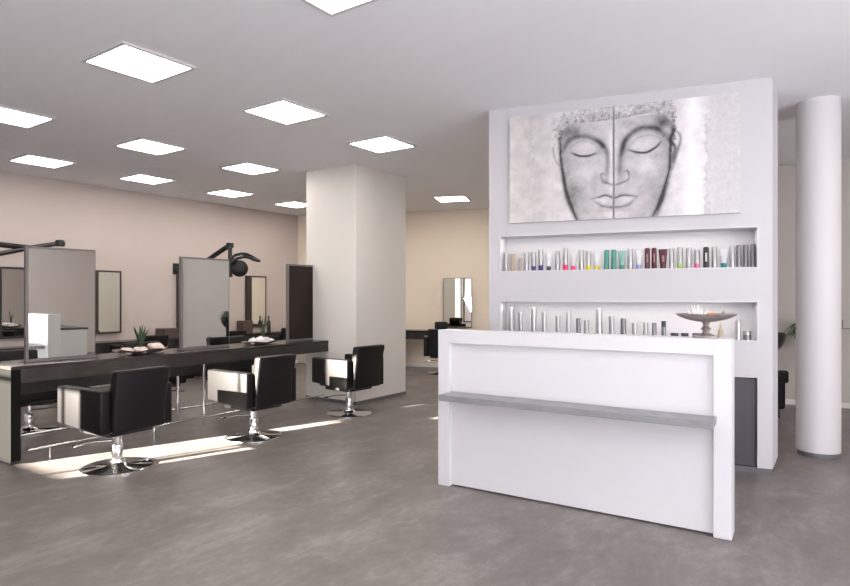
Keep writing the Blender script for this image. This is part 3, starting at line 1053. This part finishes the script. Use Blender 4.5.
def shell(r, seed, sq=.6):
    """a rounded fan shell with ribs"""
    rnd = random.Random(seed)
    mb = MB()
    n, m = 24, 9
    rings = []
    for j in range(1, m):
        v = PI * j / m
        row = []
        for i in range(n):
            a = 2 * PI * i / n
            k = 1 + .07 * math.cos(9 * a) * math.sin(v)
            row.append(mb.bm.verts.new((r * k * math.sin(v) * math.cos(a) * 1.15, r * k * math.sin(v) * math.sin(a), r * sq * (1 - math.cos(v)) * (1 + .15 * math.cos(a)))))
        rings.append(row)
    a0, a1 = mb.bm.verts.new((0, 0, 0)), mb.bm.verts.new((0, 0, 2 * r * sq))
    for i in range(n):
        mb.bm.faces.new((a0, rings[0][(i + 1) % n], rings[0][i]))
        mb.bm.faces.new((a1, rings[-1][i], rings[-1][(i + 1) % n]))
    for A, B in zip(rings, rings[1:]):
        for i in range(n):
            j = (i + 1) % n
            mb.bm.faces.new((A[i], A[j], B[j], B[i]))
    return mb


WT = .8525
c1 = Vector((-6.13, 3.58, WT))
o = wavy_bowl(.16, .29, .05, 2).build('shell_bowl', M['driftwood'], None, True, c1)
tag(o, 'dark wavy driftwood bowl on the counter between the first two mirrors', 'bowl')
for k, (dx, dy, r, sd_, lab) in enumerate(((.02, -.18, .060, 1, 'pale shell at the left end of the driftwood bowl'),
                                         (.06, -.06, .062, 2, 'pale shell in the middle front of the driftwood bowl'),
                                         (.02, .13, .085, 3, 'largest pinkish shell at the right side of the driftwood bowl'),
                                         (-.07, .04, .050, 4, 'pale shell at the back of the driftwood bowl behind the spiky plant'))):
    o = shell(r, sd_, .55).build('seashell', M['shell'], None, True, c1 + Vector((dx, dy, .016)))
    o.rotation_euler = (.25 * (k - 1), .3, k)
    tag(o, lab, 'shell', 'shells in the driftwood bowl')
t = thing('spiky_plant', 'spiky green potted plant standing in the driftwood bowl', 'plant', c1 + Vector((-.02, -.035 + .03, .0135)), 0)
MB().lathe([(.035, 0), (.045, .07), (.040, .07), (.036, .055), (0, .055)], 20).build('pot', M['driftwood'], t, True)
q = leaf_cluster(15, .16, .24, .016, .10, 5).build('leaves', M['leaf'], t)
q.location = (0, 0, .0555)

c2 = Vector((-6.13, 5.17, WT))
o = wavy_bowl(.13, .26, .04, 5, 4).build('leaf_dish', M['driftwood'], None, True, c2)
tag(o, 'flat dark wavy dish on the counter between the middle and narrow mirrors', 'dish')
for k, (dx, dy, r, sd_, lab) in enumerate(((.03, -.16, .046, 6, 'white shell at the left end of the flat dark dish'),
                                         (.05, -.07, .052, 7, 'white shell next to the white pot in the flat dark dish'),
                                         (.03, .16, .034, 8, 'small white shell at the right end of the flat dark dish'))):
    o = shell(r, sd_, .9).build('seashell', M['white_pot'], None, True, c2 + Vector((dx, dy, .012)))
    o.rotation_euler = (.2 * k, .2, k * 2)
    tag(o, lab, 'shell', 'white shells in the flat dish')
t = thing('small_potted_plant', 'thin leaved plant in a square white pot on the flat dark dish', 'plant', c2 + Vector((0, .045, .0125)), 0)
MB().box(-.045, .045, -.055, .055, 0, .075, .004).build('pot', M['white_pot'], t)
q = leaf_cluster(9, .17, .28, .006, .08, 8).build('leaves', M['leaf'], t)
q.location = (0, 0, .0755)

# ================================================================== FAR STATION beyond the pillar
FA = math.radians(19.6)
fu = Vector((math.cos(FA), math.sin(FA)))
fn = Vector((math.sin(FA), -math.cos(FA)))       # into the room


def FW(x_px, off):
    """point on the far wall seen at image column x, moved `off` into the room"""
    r = Vector(((x_px - 425) / 605.4 * cc - ss, (x_px - 425) / 605.4 * ss + cc))
    p0 = Vector(P_fl) + fn * off
    den = r.x * fn.x + r.y * fn.y
    k = (p0.x * fn.x + p0.y * fn.y) / den
    return r * k


p = FW(400, 0.002)
q2 = FW(500, 0.002)
flen = (q2 - p).length
t = thing('far_counter', 'dark brown counter along the far wall between pillar and product wall', 'counter', (p.x, p.y, 0), FA)
MB().box(0, flen, -.40, 0, .74, .78, .003).build('worktop', M['worktop'], t)
MB().box(0.05, flen - .05, -.36, 0, .60, .7395).build('drawer_box', M['fascia'], t)
MB().box(0.05, .11, -.34, 0, 0, .5995).build('leg', M['fascia'], t)
MB().box(flen - .11, flen - .05, -.34, 0, 0, .5995).build('leg', M['fascia'], t)
p = FW(443.5, 0.067)
q2 = FW(472, 0.006)
wmi = (q2 - p).length
t = thing('wall_mirror', 'tall narrow mirror on the far wall left of the product wall', 'mirror', (p.x, p.y, .84), math.atan2(q2.y - p.y, q2.x - p.x))
MB().box(0, wmi, -.03, 0, 0, 1.01, .002).build('frame', M['mirror_frame'], t)
MB().box(.012, wmi - .012, -.034, -.0302, .012, .998).build('mirror_glass', M['mirror'], t)
p = FW(441, .95)
cf = copy_thing(ch, (p.x, p.y, 0), FA + math.radians(14), 'black styling chair with headrest at the far wall counter')
hrm = MB().box(-.12, .12, -.36, -.25, .86, 1.0, .03, 3)
hrm.tube([(0, -.31, .80), (0, -.31, .88)], .012, 8)
hrm.build('headrest', M['leather'], cf, True)

# ================================================================== RIGHT: wash chair, plant, wall shelf
t = thing('wash_chair', 'black shampoo chair half hidden behind the product wall', 'chair', tuple(at(760.5, 413, 7.55)[:2]) + (0,), .6048)
MB().box(-.30, .16, -.28, .28, .10, .50, .04, 3).build('seat', M['leather'], t, True)
MB().box(-.26, .10, -.24, .24, 0, .099).build('base', M['black'], t)
MB().box(-.26, .185, -.30, -.20, .42, .57, .03, 3).build('armrest', M['leather'], t, True)
MB().box(-.26, .185, .20, .30, .42, .57, .03, 3).build('armrest', M['leather'], t, True)
MB().box(-.10, .10, .10, .19, .501, .86, .03, 3, T=lambda co: Vector((co.x + .07, co.y, co.z))).build('backrest', M['leather'], t, True)
MB().lathe([(.0, .74), (.06, .745), (.115, .80), (.155, .88), (.165, .96), (.15, .985), (.12, .95), (.0, .86)], 28, c=(.22, .15, .02), sx=.95).build('basin', M['black'], t, True)

pt_ = at(806, 330, 7.75)
t = thing('potted_palm', 'green palm on a tall grey stand half hidden behind the round column', 'plant', (pt_.x, pt_.y, 0), 0)
MB().lathe([(.13, 0), (.13, .02), (.02, .04), (.02, .78), (.10, .80), (.13, 1.02), (.12, 1.02), (.10, .96), (0, .96)], 28).build('pot_stand', M['pot'], t, True)
rnd = random.Random(11)
mb = MB()
for k in range(95):
    a = 2 * PI * k / 95 + rnd.uniform(-.2, .2)
    out = Vector((math.cos(a), math.sin(a), 0))
    side = Vector((-math.sin(a), math.cos(a), 0))
    L_ = rnd.uniform(.14, .27)
    h = rnd.uniform(.10, .30)
    prev = None
    for i in range(7):
        u = i / 6
        cpt = out * (L_ * u) + Vector((0, 0, .965 + h * 2.1 * u - (h * 1.6 + .10) * u * u))
        ww = .021 * math.sin(PI * min(.98, .12 + u * .86)) + .001
        row = [mb.bm.verts.new(cpt - side * ww), mb.bm.verts.new(cpt + side * ww), mb.bm.verts.new(cpt + Vector((0, 0, .004)))]
        if prev:
            for j in range(3):
                mb.bm.faces.new((prev[j], prev[(j + 1) % 3], row[(j + 1) % 3], row[j]))
        prev = row
mb.build('fronds', M['palm'], t)

# small shelf on the back right wall, right of the round column
rb_u = (Vector(P_rr) - Vector(P_rb)).normalized()
rb_n = Vector((rb_u.y, -rb_u.x))


def RW(x_px, off):
    r = Vector(((x_px - 425) / 605.4 * cc - ss, (x_px - 425) / 605.4 * ss + cc))
    p0 = Vector(P_rb) + rb_n * off
    return r * ((p0.x * rb_n.x + p0.y * rb_n.y) / (r.x * rb_n.x + r.y * rb_n.y))


p = RW(842, 0.001)
t = thing('wall_shelf', 'tiny grey wall shelf right of the round column', 'shelf', (p.x, p.y, 1.04), math.atan2(rb_u.y, rb_u.x))
MB().box(-.02, .40, -.08, 0, 0, .010).build('board', M['mirror_frame'], t)
MB().box(0, .010, -.02, -.0005, .0105, .12).build('bracket', M['mirror_frame'], t)
